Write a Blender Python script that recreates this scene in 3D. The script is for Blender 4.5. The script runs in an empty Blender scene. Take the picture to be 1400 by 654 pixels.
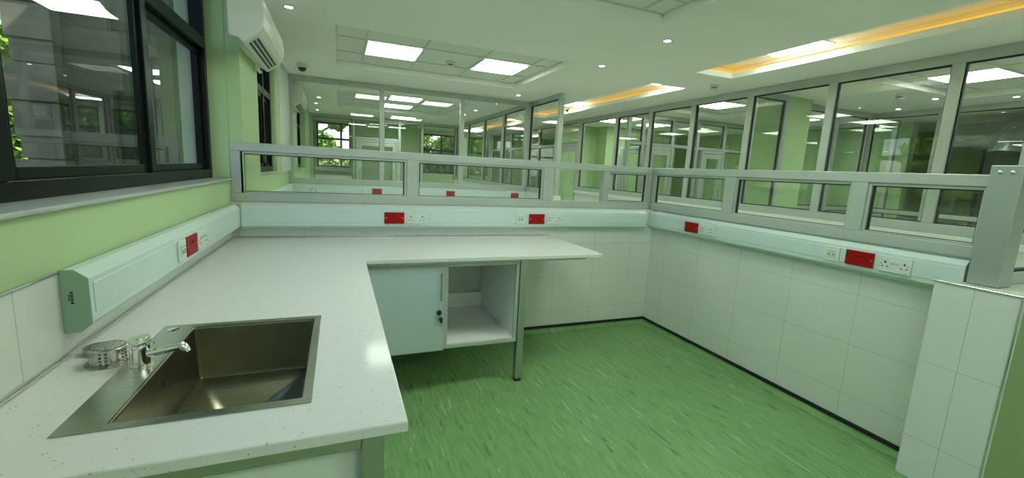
import bpy, bmesh, math, random
from mathutils import Vector, Matrix
random.seed(7)
S = bpy.context.scene
C = S.collection
R = math.radians
ORG = {}

# ------------------------------------------------------------------ materials
def nt(m):
    m.use_nodes = True
    return m.node_tree
def N(t, typ, **kw):
    n = t.nodes.new(typ)
    for k, v in kw.items(): setattr(n, k, v)
    return n
def mat(name, col, rough=.5, metal=0., spec=.5, var=0., vscale=8., bump=0., bscale=60., stretch=None, coat=0.):
    m = bpy.data.materials.new(name); t = nt(m); b = t.nodes['Principled BSDF']
    b.inputs['Roughness'].default_value = rough
    b.inputs['Metallic'].default_value = metal
    b.inputs['Specular IOR Level'].default_value = spec
    b.inputs['Coat Weight'].default_value = coat
    tc = N(t, 'ShaderNodeTexCoord'); mp = N(t, 'ShaderNodeMapping')
    t.links.new(tc.outputs['Object'], mp.inputs['Vector'])
    if stretch: mp.inputs['Scale'].default_value = stretch
    no = N(t, 'ShaderNodeTexNoise'); no.inputs['Scale'].default_value = vscale; no.inputs['Detail'].default_value = 4
    t.links.new(mp.outputs[0], no.inputs['Vector'])
    rp = N(t, 'ShaderNodeValToRGB')
    c = Vector(col)
    rp.color_ramp.elements[0].position = .3; rp.color_ramp.elements[1].position = .7
    rp.color_ramp.elements[0].color = (*(c*(1-var)), 1); rp.color_ramp.elements[1].color = (*[min(1, x*(1+var)) for x in c], 1)
    t.links.new(no.outputs['Fac'], rp.inputs['Fac'])
    t.links.new(rp.outputs['Color'], b.inputs['Base Color'])
    if bump:
        n2 = N(t, 'ShaderNodeTexNoise'); n2.inputs['Scale'].default_value = bscale; n2.inputs['Detail'].default_value = 3
        t.links.new(mp.outputs[0], n2.inputs['Vector'])
        bp = N(t, 'ShaderNodeBump'); bp.inputs['Strength'].default_value = bump; bp.inputs['Distance'].default_value = .004
        t.links.new(n2.outputs['Fac'], bp.inputs['Height']); t.links.new(bp.outputs[0], b.inputs['Normal'])
    return m
def emit(name, col, strength):
    m = bpy.data.materials.new(name); t = nt(m); t.nodes.remove(t.nodes['Principled BSDF'])
    e = N(t, 'ShaderNodeEmission'); e.inputs[0].default_value = (*col, 1); e.inputs[1].default_value = strength
    t.links.new(e.outputs[0], t.nodes['Material Output'].inputs[0]); return m
def glass(name, tint=(.965, .985, .97), ior=1.45):
    m = bpy.data.materials.new(name); t = nt(m); t.nodes.remove(t.nodes['Principled BSDF'])
    tr = N(t, 'ShaderNodeBsdfTransparent'); tr.inputs[0].default_value = (*tint, 1)
    gl = N(t, 'ShaderNodeBsdfGlossy'); gl.inputs['Roughness'].default_value = 0.0
    gl.inputs['Color'].default_value = (1, 1, 1, 1)
    lw = N(t, 'ShaderNodeLayerWeight'); lw.inputs['Blend'].default_value = .5
    pw = N(t, 'ShaderNodeMath', operation='POWER'); pw.inputs[1].default_value = 5
    f0 = ((ior-1)/(ior+1))**2
    fr = N(t, 'ShaderNodeMath', operation='MULTIPLY_ADD'); fr.inputs[1].default_value = 1-f0; fr.inputs[2].default_value = f0
    t.links.new(lw.outputs['Facing'], pw.inputs[0]); t.links.new(pw.outputs[0], fr.inputs[0])
    mx = N(t, 'ShaderNodeMixShader')
    t.links.new(fr.outputs[0], mx.inputs[0]); t.links.new(tr.outputs[0], mx.inputs[1]); t.links.new(gl.outputs[0], mx.inputs[2])
    t.links.new(mx.outputs[0], t.nodes['Material Output'].inputs[0]); return m
def tiles(name, col, axes, w, h, off, grout=(.46, .47, .43), rough=.16):
    """stack-bond glazed tiles; axes = the two object axes the tiles run along"""
    m = bpy.data.materials.new(name); t = nt(m); b = t.nodes['Principled BSDF']
    tc = N(t, 'ShaderNodeTexCoord'); sp = N(t, 'ShaderNodeSeparateXYZ'); cb = N(t, 'ShaderNodeCombineXYZ')
    t.links.new(tc.outputs['Object'], sp.inputs[0])
    for i, a in enumerate(axes):
        ad = N(t, 'ShaderNodeMath', operation='ADD'); ad.inputs[1].default_value = off[i] + 60*(w if i == 0 else h)
        t.links.new(sp.outputs['XYZ'.index(a)], ad.inputs[0]); t.links.new(ad.outputs[0], cb.inputs[i])
    br = N(t, 'ShaderNodeTexBrick'); br.offset = 0; br.squash = 1
    br.inputs['Scale'].default_value = 1; br.inputs['Brick Width'].default_value = w; br.inputs['Row Height'].default_value = h
    br.inputs['Mortar Size'].default_value = .0016; br.inputs['Mortar Smooth'].default_value = .4
    br.inputs['Color1'].default_value = (*col, 1); br.inputs['Color2'].default_value = (*[c*.985 for c in col], 1)
    br.inputs['Mortar'].default_value = (*grout, 1)
    t.links.new(cb.outputs[0], br.inputs['Vector']); t.links.new(br.outputs['Color'], b.inputs['Base Color'])
    bp = N(t, 'ShaderNodeBump', invert=True); bp.inputs['Strength'].default_value = .5; bp.inputs['Distance'].default_value = .003
    t.links.new(br.outputs['Fac'], bp.inputs['Height']); t.links.new(bp.outputs[0], b.inputs['Normal'])
    b.inputs['Roughness'].default_value = rough; b.inputs['Specular IOR Level'].default_value = .4
    return m
def quartz():
    m = bpy.data.materials.new('white quartz'); t = nt(m); b = t.nodes['Principled BSDF']
    tc = N(t, 'ShaderNodeTexCoord')
    def specks(scale, lo, hi):
        v = N(t, 'ShaderNodeTexVoronoi'); v.inputs['Scale'].default_value = scale
        n = N(t, 'ShaderNodeTexNoise'); n.inputs['Scale'].default_value = scale*.35
        t.links.new(tc.outputs['Object'], v.inputs['Vector']); t.links.new(tc.outputs['Object'], n.inputs['Vector'])
        r1 = N(t, 'ShaderNodeMapRange'); r1.inputs[1].default_value = lo; r1.inputs[2].default_value = hi
        r1.inputs[3].default_value = 1; r1.inputs[4].default_value = 0
        t.links.new(v.outputs['Distance'], r1.inputs[0])
        r2 = N(t, 'ShaderNodeMapRange'); r2.inputs[1].default_value = .575; r2.inputs[2].default_value = .65
        t.links.new(n.outputs['Fac'], r2.inputs[0])
        mu = N(t, 'ShaderNodeMath', operation='MULTIPLY'); t.links.new(r1.outputs[0], mu.inputs[0]); t.links.new(r2.outputs[0], mu.inputs[1])
        return mu
    a = specks(120, .12, .3); c = specks(210, .1, .35)
    m1 = N(t, 'ShaderNodeMixRGB'); m1.inputs[1].default_value = (.70, .70, .695, 1); m1.inputs[2].default_value = (.30, .30, .28, 1)
    t.links.new(a.outputs[0], m1.inputs[0])
    m2 = N(t, 'ShaderNodeMixRGB'); m2.inputs[2].default_value = (.92, .92, .93, 1); t.links.new(m1.outputs[0], m2.inputs[1]); t.links.new(c.outputs[0], m2.inputs[0])
    t.links.new(m2.outputs[0], b.inputs['Base Color'])
    b.inputs['Roughness'].default_value = .10; b.inputs['Specular IOR Level'].default_value = .04
    return m
def vinyl():
    m = bpy.data.materials.new('green streaked vinyl'); t = nt(m); b = t.nodes['Principled BSDF']
    tc = N(t, 'ShaderNodeTexCoord'); mp = N(t, 'ShaderNodeMapping'); mp.inputs['Scale'].default_value = (40, 5.0, 1)
    mp.inputs['Rotation'].default_value = (0, 0, R(4))
    t.links.new(tc.outputs['Object'], mp.inputs[0])
    def noise(sc, det, rough, dist, src):
        n = N(t, 'ShaderNodeTexNoise'); n.inputs['Scale'].default_value = sc; n.inputs['Detail'].default_value = det
        n.inputs['Roughness'].default_value = rough; n.inputs['Distortion'].default_value = dist
        t.links.new(src, n.inputs['Vector']); return n.outputs['Fac']
    def ramp(src, pts):
        rp = N(t, 'ShaderNodeValToRGB'); e = rp.color_ramp.elements
        e[0].position, e[0].color = pts[0][0], (*pts[0][1], 1); e[1].position, e[1].color = pts[-1][0], (*pts[-1][1], 1)
        for p, c in pts[1:-1]: x = e.new(p); x.color = (*c, 1)
        t.links.new(src, rp.inputs[0]); return rp.outputs[0]
    def mix(a, c, f, typ='MIX'):
        m_ = N(t, 'ShaderNodeMixRGB', blend_type=typ); t.links.new(a, m_.inputs[1])
        if isinstance(c, tuple): m_.inputs[2].default_value = (*c, 1)
        else: t.links.new(c, m_.inputs[2])
        if isinstance(f, float): m_.inputs[0].default_value = f
        else: t.links.new(f, m_.inputs[0])
        return m_.outputs[0]
    base = ramp(noise(1.3, 6, .6, .3, mp.outputs[0]), [(.3, (.150, .290, .105)), (.5, (.195, .345, .140)), (.72, (.235, .39, .17))])
    g1 = noise(1.0, 3, .5, .6, mp.outputs[0]); g2 = noise(.9, 2, .5, 0, tc.outputs['Object'])
    lt = ramp(g1, [(.62, (0, 0, 0)), (.71, (1, 1, 1))]); dk = ramp(g1, [(.29, (1, 1, 1)), (.38, (0, 0, 0))])
    base = mix(base, (.44, .56, .36), mix(lt, (0., 0., 0.), .4))
    base = mix(base, (.075, .185, .06), mix(dk, (0., 0., 0.), .12))
    t.links.new(base, b.inputs['Base Color'])
    b.inputs['Roughness'].default_value = .38; b.inputs['Specular IOR Level'].default_value = .35
    return m
def brushed(name, col, rough, sx, sy, sz):
    m = mat(name, col, rough, 1.0, .5, .10, 3.0, 0, stretch=(sx, sy, sz)); return m

WHITE = mat('white ceiling paint', (.93, .93, .90), .75, var=.015, vscale=1.5, bump=.03)
GREEN = mat('pale green paint', (.46, .60, .33), .55, var=.02, vscale=2, bump=.04)
GREEND = mat('olive green paint', (.22, .32, .13), .6, var=.03, vscale=2, bump=.05)
QUARTZ = quartz()
VINYL = vinyl()
COVE = mat('green vinyl cove', (.16, .34, .15), .4, var=.25, vscale=40)
BLACK = mat('black vinyl strip', (.012, .012, .013), .45)
TILE_B = tiles('white wall tiles back', (.68, .70, .66), 'XZ', .405, .305, (-2.47, -.207))
TILE_R = tiles('white wall tiles right', (.68, .70, .66), 'YZ', .412, .305, (-1.53, -.215))
TILE_L = tiles('white splash tiles', (.68, .70, .66), 'YZ', .6, .305, (-1.26, -.84))
TILE_P = tiles('white pier tiles', (.69, .71, .69), 'YZ', .1475, .40, (-.8425, -.215), rough=.14)
ALU = mat('silver anodised aluminium', (.47, .51, .48), .45, .3, .5, .04, 6, 0, stretch=(1, 1, 1))
ALUD = mat('brushed aluminium post', (.40, .44, .42), .42, .5, .5, .025, 4, 0, stretch=(60, 60, 1))
GASKET = mat('black rubber gasket', (.02, .022, .022), .6)
TRUNK = mat('white plastic trunking', (.585, .69, .68), .38, var=.01)
CAPM = mat('grey green trunking end', (.30, .44, .34), .45)
SOCK = mat('white plastic', (.66, .71, .67), .35)
SOCKD = mat('dark socket slots', (.03, .03, .03), .6)
RED = mat('red plastic', (.33, .005, .004), .45, spec=.2)
REDD = mat('dark red plastic', (.20, .003, .003), .5, spec=.2)
STEEL = brushed('brushed stainless steel', (.52, .51, .47), .26, 2, 60, 60)
STEELB = brushed('satin stainless basin', (.25, .24, .175), .33, 3, 30, 3)
CHROME = mat('chrome', (.78, .79, .80), .07, 1.0)
TRIMM = mat('polished metal trim', (.70, .71, .69), .22, 1.0)
FRAMEM = mat('stainless table frame', (.45, .47, .44), .3, .9, .5, .06, 5)
LAM = mat('white laminate', (.74, .76, .75), .35, var=.01)
DOORL = mat('pale blue laminate', (.47, .56, .60), .3, var=.01)
KNOB = mat('black plastic', (.015, .015, .016), .35)
WINF = mat('dark grey window frame', (.006, .010, .009), .28, 0., .10, .05)
SILL = mat('grey stone sill', (.42, .44, .42), .35, var=.06, vscale=30)
ACW = mat('white air conditioner plastic', (.74, .75, .68), .3, var=.015)
ACD = mat('dark vent', (.015, .015, .017), .5)
GRID = mat('white ceiling grid', (.66, .68, .64), .5)
CTILE = mat('mineral ceiling tile', (.80, .81, .78), .85, var=.06, vscale=120, bump=.2, bscale=220)
GLASS = glass('clear glass')
WGLASS = glass('window glass', (.95, .97, .955), 1.30)
LITE = (.80, 1.0, .80)
PANEL = emit('led panel', (.87, 1.0, .83), 16.5)
DOWN = emit('downlight lens', (.90, 1.0, .86), 30.0)
AMBER = emit('amber led strip', (1.0, .54, .04), 1.15)
STONE = mat('rusticated stone', (.21, .185, .13), .85, var=.25, vscale=3, bump=.5, bscale=25)
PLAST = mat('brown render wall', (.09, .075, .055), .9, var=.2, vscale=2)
EXTG = mat('grey outside render', (.40, .41, .40), .85, var=.08, vscale=6, bump=.2)
BARK = mat('bark', (.12, .09, .06), .9, var=.3, vscale=12, bump=.5)
GROUND = mat('outside ground', (.20, .22, .14), .95, var=.3, vscale=1.5)
LEAF = mat('bright leaves', (.20, .34, .04), .7, spec=.15, var=.5, vscale=3)
LEAFD = mat('deep green leaves', (.07, .16, .03), .7, spec=.15, var=.5, vscale=3)
DUCT = mat('galvanised duct', (.5, .52, .52), .3, .9, var=.1)
DARKC = mat('dark cabinet', (.02, .025, .022), .4)
MARK = mat('black print', (.02, .02, .02), .6)

# ------------------------------------------------------------------ mesh builder
class MB:
    def __init__(s): s.bm = bmesh.new(); s.mats = []
    def _mi(s, m):
        if m is None: return 0
        if m not in s.mats: s.mats.append(m)
        return s.mats.index(m)
    def box(s, x0, x1, y0, y1, z0, z1):
        v = [s.bm.verts.new((x, y, z)) for z in (z0, z1) for y in (y0, y1) for x in (x0, x1)]
        for f in ((0, 2, 3, 1), (4, 5, 7, 6), (0, 1, 5, 4), (2, 6, 7, 3), (0, 4, 6, 2), (1, 3, 7, 5)):
            s.bm.faces.new([v[i] for i in f])
        return s
    def prism(s, prof, f, a, b):
        """prof: 2-D points; f(u,v,t)->xyz"""
        A = [s.bm.verts.new(f(u, v, a)) for u, v in prof]; B = [s.bm.verts.new(f(u, v, b)) for u, v in prof]
        n = len(prof); s.bm.faces.new(A); s.bm.faces.new(B[::-1])
        for i in range(n): s.bm.faces.new((A[i], B[i], B[(i+1) % n], A[(i+1) % n]))
        return s
    def tube(s, pts, r, seg=12, caps=True):
        pts = [Vector(p) for p in pts]; rr = r if isinstance(r, (list, tuple)) else [r]*len(pts)
        rings = []; prev = None
        for i, p in enumerate(pts):
            d = (pts[min(i+1, len(pts)-1)] - pts[max(i-1, 0)]).normalized()
            if prev is None:
                u = d.orthogonal().normalized()
            else:
                u = (prev - d*prev.dot(d)).normalized()
            prev = u; w = d.cross(u)
            rings.append([s.bm.verts.new(p + (u*math.cos(2*math.pi*k/seg) + w*math.sin(2*math.pi*k/seg))*rr[i]) for k in range(seg)])
        for a, b in zip(rings, rings[1:]):
            for k in range(seg): s.bm.faces.new((a[k], a[(k+1) % seg], b[(k+1) % seg], b[k]))
        if caps: s.bm.faces.new(rings[0][::-1]); s.bm.faces.new(rings[-1])
        return s
    def lathe(s, cx, cy, prof, seg=32, close=False):
        rings = []
        for r, z in prof:
            if r < 1e-6: rings.append([s.bm.verts.new((cx, cy, z))])
            else: rings.append([s.bm.verts.new((cx+r*math.cos(2*math.pi*k/seg), cy+r*math.sin(2*math.pi*k/seg), z)) for k in range(seg)])
        for a, b in zip(rings, rings[1:]):
            for k in range(seg):
                q = [a[k % len(a)], a[(k+1) % len(a)], b[(k+1) % len(b)], b[k % len(b)]]
                u = []
                for v in q:
                    if v not in u: u.append(v)
                if len(u) > 2: s.bm.faces.new(u)
        return s
    def cells(s, ac, bc, holes, c0, c1, f):
        """grid of cells ac x bc, the cells in holes left out; f(a,b,c)->xyz"""
        V = {}
        def v(i, j, k):
            if (i, j, k) not in V: V[(i, j, k)] = s.bm.verts.new(f(ac[i], bc[j], (c0, c1)[k]))
            return V[(i, j, k)]
        na, nb = len(ac)-1, len(bc)-1
        fil = lambda i, j: 0 <= i < na and 0 <= j < nb and (i, j) not in holes
        for i in range(na):
            for j in range(nb):
                if not fil(i, j): continue
                for k in (0, 1): s.bm.faces.new((v(i, j, k), v(i+1, j, k), v(i+1, j+1, k), v(i, j+1, k)))
                for (di, dj, p, q) in ((-1, 0, (i, j), (i, j+1)), (1, 0, (i+1, j), (i+1, j+1)), (0, -1, (i, j), (i+1, j)), (0, 1, (i, j+1), (i+1, j+1))):
                    if not fil(i+di, j+dj): s.bm.faces.new((v(*p, 0), v(*q, 0), v(*q, 1), v(*p, 1)))
        return s
    def build(s, name, m, parent=None, bevel=0., seg=2, smooth=False, ang=35):
        me = bpy.data.meshes.new(name); o = bpy.data.objects.new(name, me); C.objects.link(o)
        org = Vector((0, 0, 0))
        if parent is not None:
            org = ORG.get(parent.name, Vector((0, 0, 0))); o.parent = parent
        ORG[o.name] = org
        for q in s.bm.verts: q.co -= org
        bmesh.ops.recalc_face_normals(s.bm, faces=s.bm.faces)
        s.bm.to_mesh(me); s.bm.free(); me.materials.append(m)
        if bevel:
            b = o.modifiers.new('bevel', 'BEVEL'); b.width = bevel; b.segments = seg; b.limit_method = 'ANGLE'; b.angle_limit = R(ang)
        if smooth or bevel:
            for p in me.polygons: p.use_smooth = smooth
            if smooth: 
                try: me.set_sharp_from_angle(angle=R(40))
                except Exception: pass
        return o
def box(name, m, parent, x0, x1, y0, y1, z0, z1, bevel=0., seg=2):
    return MB().box(x0, x1, y0, y1, z0, z1).build(name, m, parent, bevel, seg)
def tag(o, label, cat, group=None):
    o['label'] = label; o['category'] = cat; o['kind'] = 'thing'
    if group: o['group'] = group
    return o
def thing(name, label, cat, loc=(0, 0, 0), group=None):
    o = bpy.data.objects.new(name, None); C.objects.link(o); o.location = loc; o.empty_display_size = .05
    ORG[o.name] = Vector(loc); return tag(o, label, cat, group)
def struct(o): o['kind'] = 'structure'; return o
def dup(root, loc, rz, label, group=None):
    r = root.copy(); C.objects.link(r); r.location = loc; r.rotation_euler = (0, 0, rz)
    r['label'] = label
    if group: r['group'] = group
    elif 'group' in r: del r['group']
    for ch in list(root.children):
        c = ch.copy(); C.objects.link(c); c.parent = r
        for g in list(ch.children):
            d = g.copy(); C.objects.link(d); d.parent = c
    return r
XZ = lambda a, b, c: (a, c, b)      # wall across the room, thickness along y
YZ = lambda a, b, c: (c, a, b)      # wall along the room, thickness along x
XY = lambda a, b, c: (a, b, c)
def holes(ac, bc, rects):
    h = set()
    for i in range(len(ac)-1):
        for j in range(len(bc)-1):
            x, y = (ac[i]+ac[i+1])/2, (bc[j]+bc[j+1])/2
            if any(r[0] < x < r[1] and r[2] < y < r[3] for r in rects): h.add((i, j))
    return h
def cuts(lo, hi, vals): return sorted({lo, hi, *[v for v in vals if lo < v < hi]})
def slab(name, m, a0, a1, b0, b1, c0, c1, rects, f):
    ac = cuts(a0, a1, [v for r in rects for v in r[:2]]); bc = cuts(b0, b1, [v for r in rects for v in r[2:]])
    return struct(MB().cells(ac, bc, holes(ac, bc, rects), c0, c1, f).build(name, m))

# ------------------------------------------------------------------ dimensions
H, D, W, ZC = .90, 3.384, 3.519, 2.634
X2, X3, YP, YQ, YE, XE = 3.80, 5.583, 7.10, 12.35, 14.4, 11.6
Y0 = -3.0
ZR = 2.70        # coffer grid height
ZT = 2.78        # trough top

# ------------------------------------------------------------------ shell
BOUNCE = mat('pale bounce floor', (.54, .58, .50), .45, var=.08, vscale=30)  # unseen floors, made pale to bounce light up onto the ceiling
struct(box('floor', VINYL, None, -.02, W+.06, -.6, D+.06, -.12, 0))
struct(box('floor_rear', BOUNCE, None, -.02, XE, Y0, -.6005, -.12, 0))
struct(box('floor_corridor', BOUNCE, None, W+.0605, XE, -.6, D+.06, -.12, 0))
struct(box('floor_beyond', BOUNCE, None, -.02, XE, D+.0605, YE, -.12, 0))
COF = {'A': (.66, 3.03, 1.17, 2.925), 'B': (.66, 3.06, 4.36, 6.12), 'C': (.66, 3.06, 8.05, 10.6), 'E': (.66, 3.06, -2.2, -.2),
       'R1': (5.9, 8.0, .9, 3.2), 'R2': (6.0, 7.4, 4.95, 6.35)}
TRO = {'T1': (4.39, 4.93, -1.6, 3.965), 'T2': (4.39, 4.93, 4.70, 8.9), 'T3': (4.39, 4.93, 9.7, 13.4)}
slab('ceiling', WHITE, -.02, XE, Y0, YE, ZC, ZC+.012, list(COF.values())+list(TRO.values()), XY)
struct(box('roof_sun_block', WHITE, None, -.30, XE+.3, Y0-.3, YE+.3, 2.90, 6.5))  # unseen roof mass, put in to block the sun and shade the pier
def ring(mb, r, t, z0, z1):
    x0, x1, y0, y1 = r
    mb.box(x0-t, x0, y0-t, y1+t, z0, z1); mb.box(x1, x1+t, y0-t, y1+t, z0, z1)
    mb.box(x0, x1, y0-t, y0, z0, z1); mb.box(x0, x1, y1, y1+t, z0, z1)
def coffer(key, xs, ys):
    x0, x1, y0, y1 = COF[key]
    mb = MB(); ring(mb, COF[key], .012, ZC+.0125, ZR+.02)
    struct(mb.build('ceiling_recess_sides', WHITE))
    struct(box('ceiling_tiles', CTILE, None, x0, x1, y0, y1, ZR+.004, ZR+.02))
    g = MB(); w = .012
    for x in xs: g.box(x-w, x+w, y0, y1, ZR-.004, ZR+.0035)
    for y in ys: g.box(x0, x1, y-w, y+w, ZR-.0045, ZR+.003)
    for (a, b, c, d) in ((x0, x0+.02, y0, y1), (x1-.02, x1, y0, y1), (x0, x1, y0, y0+.02), (x0, x1, y1-.02, y1)): g.box(a, b, c, d, ZR-.0035, ZR+.0032)
    struct(g.build('ceiling_grid', GRID))
coffer('A', (.955, 1.555, 2.225, 2.83), (1.5, 2.1, 2.66))
coffer('B', (.955, 1.555, 2.225, 2.83), (4.95, 5.60))
coffer('C', (.955, 1.555, 2.225, 2.83), (8.45, 9.05, 9.65, 10.25))
coffer('E', (.955, 1.555, 2.225, 2.83), (-1.6, -.95))
coffer('R1', (6.7, 7.32), (1.75, 2.4, 3.0))
coffer('R2', (6.25, 6.86), (5.35, 6.0))
for key, r in TRO.items():
    x0, x1, y0, y1 = r
    cav = (x0-.12, x1+.12, y0-.12, y1+.12)
    mb = MB(); ring(mb, r, .012, ZC+.0125, 2.695); struct(mb.build('ceiling_trough_lip', WHITE))
    mb = MB(); ring(mb, cav, .012, ZC+.0125, ZT); struct(mb.build('ceiling_trough_sides', WHITE))
    struct(box('ceiling_trough_top', WHITE, None, cav[0], cav[1], cav[2], cav[3], ZT+.001, ZT+.02))
    t = MB(); q = .065; z = 2.712; e = .018
    for (a, b) in (((x0-q, y0-q), (x1+q, y0-q)), ((x1+q, y0-q), (x1+q, y1+q)), ((x1+q, y1+q), (x0-q, y1+q)), ((x0-q, y1+q), (x0-q, y0-q))):
        t.box(min(a[0], b[0])-e, max(a[0], b[0])+e, min(a[1], b[1])-e, max(a[1], b[1])+e, z, z+.012)
    nm = {'T1': 'amber light strip around the long ceiling trough nearest the camera', 'T2': 'amber light strip around the ceiling trough further down the corridor',
          'T3': 'amber light strip around the last ceiling trough of the corridor'}[key]
    tag(t.build('light_strip', AMBER), nm, 'light strip', 'amber light strips in the ceiling troughs')

# left wall with window openings
WIN = [(-2.4, 3.43, 1.285, 2.56), (4.13, 5.86, 1.285, 2.56), (8.6, 10.6, 1.285, 2.56)]
slab('wall_left', GREEN, Y0, YE, 0, 2.89, -.25, 0, WIN, YZ)
struct(box('wall_left_column', GREEN, None, 0, .08, 3.436, 4.10, 0, ZC-.001))
struct(box('wall_left_pier', mat('pale grey paint', (.60, .66, .60), .6), None, 0, .03, 5.98, 7.09, 1.285, ZC-.001))
struct(box('wall_rear', WHITE, None, 0, XE, Y0-.2, Y0, 0, 2.89))  # out of view, white instead of green for more bounced light
struct(box('wall_east', GREEN, None, XE, XE+.2, Y0, YE, 0, 2.89))
EW = [(.05, 1.02, 1.27, 2.6), (3.15, 4.5, 1.22, 2.5), (4.75, 5.5, 1.22, 2.5)]
slab('wall_far', GREEN, -.36, XE, 0, 2.89, YE, YE+.3, EW, XZ)

# low walls of the bay
struct(box('wall_back', TILE_B, None, 0, W+.12, D, D+.12, 0, 1.143))
struct(box('wall_right', TILE_R, None, W, W+.12, 1.0705, D-.0005, 0, 1.143))
struct(box('wall_left_tiles', TILE_L, None, .0005, .006, -.6, D-.0005, .905, 1.125))
struct(MB().cells([3.386, 3.452, W+.121, 4.6], [.84, 1.07, 1.135], {(1, 1)}, 0, 1.022, XY).build('wall_right_pier', GREEND))
struct(box('wall_right_pier_tiles', TILE_P, None, 3.372, 3.3855, .84, 1.137, 0, 1.022))
struct(box('trim_1', TRIMM, None, 3.367, 3.386, .836, 1.140, 1.0225, 1.030, .002))
struct(MB().cells([3.3865, 3.452, W+.121, 4.6], [.838, 1.07, 1.136], {(1, 1)}, 1.0225, 1.0285, XY).build('trim_2', mat('pale ledge cap', (.62, .66, .58), .4)))
struct(box('trim_3', TRIMM, None, 3.368, 3.3855, .834, .8395, 0, 1.022))
# coved skirting with its black cap strip
cp = [(0, .036), (-.004, .034), (-.008, .024), (-.018, .010), (-.034, .0015), (0, .0015)]
struct(MB().prism(cp, lambda u, v, t: (t, D-.0005+u, v), .02, W-.001).build('trim_4', VINYL))
struct(MB().prism(cp, lambda u, v, t: (W-.0005+u, t, v), 1.14, D-.002).build('trim_5', VINYL))
struct(box('baseboard_back', BLACK, None, .01, W-.001, D-.009, D-.0008, .0355, .063, .002))
struct(box('baseboard_right', BLACK, None, W-.009, W-.0008, 1.14, D-.002, .0355, .063, .002))
# tile edge trims
struct(box('trim_6', TRIMM, None, .0005, .011, -.6, 3.37, 1.1255, 1.1315, .0015))
struct(box('trim_7', TRIMM, None, .0065, .017, -.6, 3.36, .9015, .911, .002))
struct(box('trim_8', TRIMM, None, .02, 2.398, D-.012, D-.0008, .9015, .910, .002))

# ------------------------------------------------------------------ windows on the left
def window(name, y0, y1, z0, z1, mull, ztr, xf=-.10, sashes=True):
    root = bpy.data.objects.new(name, None); C.objects.link(root); root['kind'] = 'structure'
    ORG[root.name] = Vector((0, 0, 0))
    fw, x0, x1 = .055, xf-.07, xf
    f = MB().box(x0, x1, y0, y0+fw, z0, z1).box(x0, x1, y1-fw, y1, z0, z1).box(x0, x1, y0+fw, y1-fw, z0, z0+fw).box(x0, x1, y0+fw, y1-fw, z1-fw, z1)
    f.box(x0, x1+.005, y0+fw, y1-fw, ztr-.035, ztr+.035)
    f.build('window_frame', WINF, root, .004)
    ys = [y0+fw]+list(mull)+[y1-fw]
    for m in mull: box('mullion', WINF, root, x0-.002, x1+.008, m-.03, m+.03, z0+fw, z1-fw, .004)
    for i, (a, b) in enumerate(zip(ys, ys[1:])):
        a2, b2 = a+(.03 if i else 0), b-(.03 if i < len(ys)-2 else 0)
        xx = x0+.02+(i % 2)*.022
        s = MB(); w = .036
        s.box(xx, xx+.022, a2, a2+w, z0+fw, ztr-.035).box(xx, xx+.022, b2-w, b2, z0+fw, ztr-.035)
        s.box(xx, xx+.022, a2+w, b2-w, z0+fw, z0+fw+w).box(xx, xx+.022, a2+w, b2-w, ztr-.035-w, ztr-.035)
        so = s.build('sash', WINF, root, .003)
        box('pane', WGLASS, so, xx+.008, xx+.013, a2+w, b2-w, z0+fw+w, ztr-.035-w)
        box('pane', WGLASS, root, x0+.03, x0+.035, a2, b2, ztr+.035, z1-fw)
    return root
window('window_1', -2.395, 3.425, 1.30, 2.555, (-.42, .53, 1.48, 2.43), 2.13)
window('window_2', 4.135, 5.855, 1.30, 2.555, (4.70, 5.28), 2.13, -.05)
window('window_3', 8.605, 10.595, 1.30, 2.555, (9.26, 9.93), 2.13)
for i, (a, b, x) in enumerate(((-2.42, 3.428, .016), (4.135, 5.855, .02), (8.605, 10.595, .02))):
    struct(box('window_%d_sill' % (i+1), SILL, None, -.248, x, a, b, 1.2855, 1.2995, .004))
def end_window(name, x0, x1, z0, z1, mull, ztr):
    root = bpy.data.objects.new(name, None); C.objects.link(root); root['kind'] = 'structure'; ORG[root.name] = Vector((0, 0, 0))
    y0, y1, fw = YE+.06, YE+.12, .05
    f = MB().box(x0, x0+fw, y0, y1, z0, z1).box(x1-fw, x1, y0, y1, z0, z1).box(x0+fw, x1-fw, y0, y1, z0, z0+fw).box(x0+fw, x1-fw, y0, y1, z1-fw, z1)
    for m in mull: f.box(m-.03, m+.03, y0-.004, y1+.004, z0+fw, z1-fw)
    for z in ztr: f.box(x0+fw, x1-fw, y0-.006, y1, z-.03, z+.03)
    f.build('window_frame', WINF, root, .004)
    box('pane', WGLASS, root, x0+fw, x1-fw, y0+.028, y0+.033, z0+fw, z1-fw)
end_window('window_4', .055, 1.015, 1.275, 2.595, (.74,), (2.12,))
end_window('window_5', 3.155, 4.495, 1.225, 2.495, (3.83,), (1.98,))
end_window('window_6', 4.755, 5.495, 1.225, 2.495, (), (1.98,))

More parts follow.
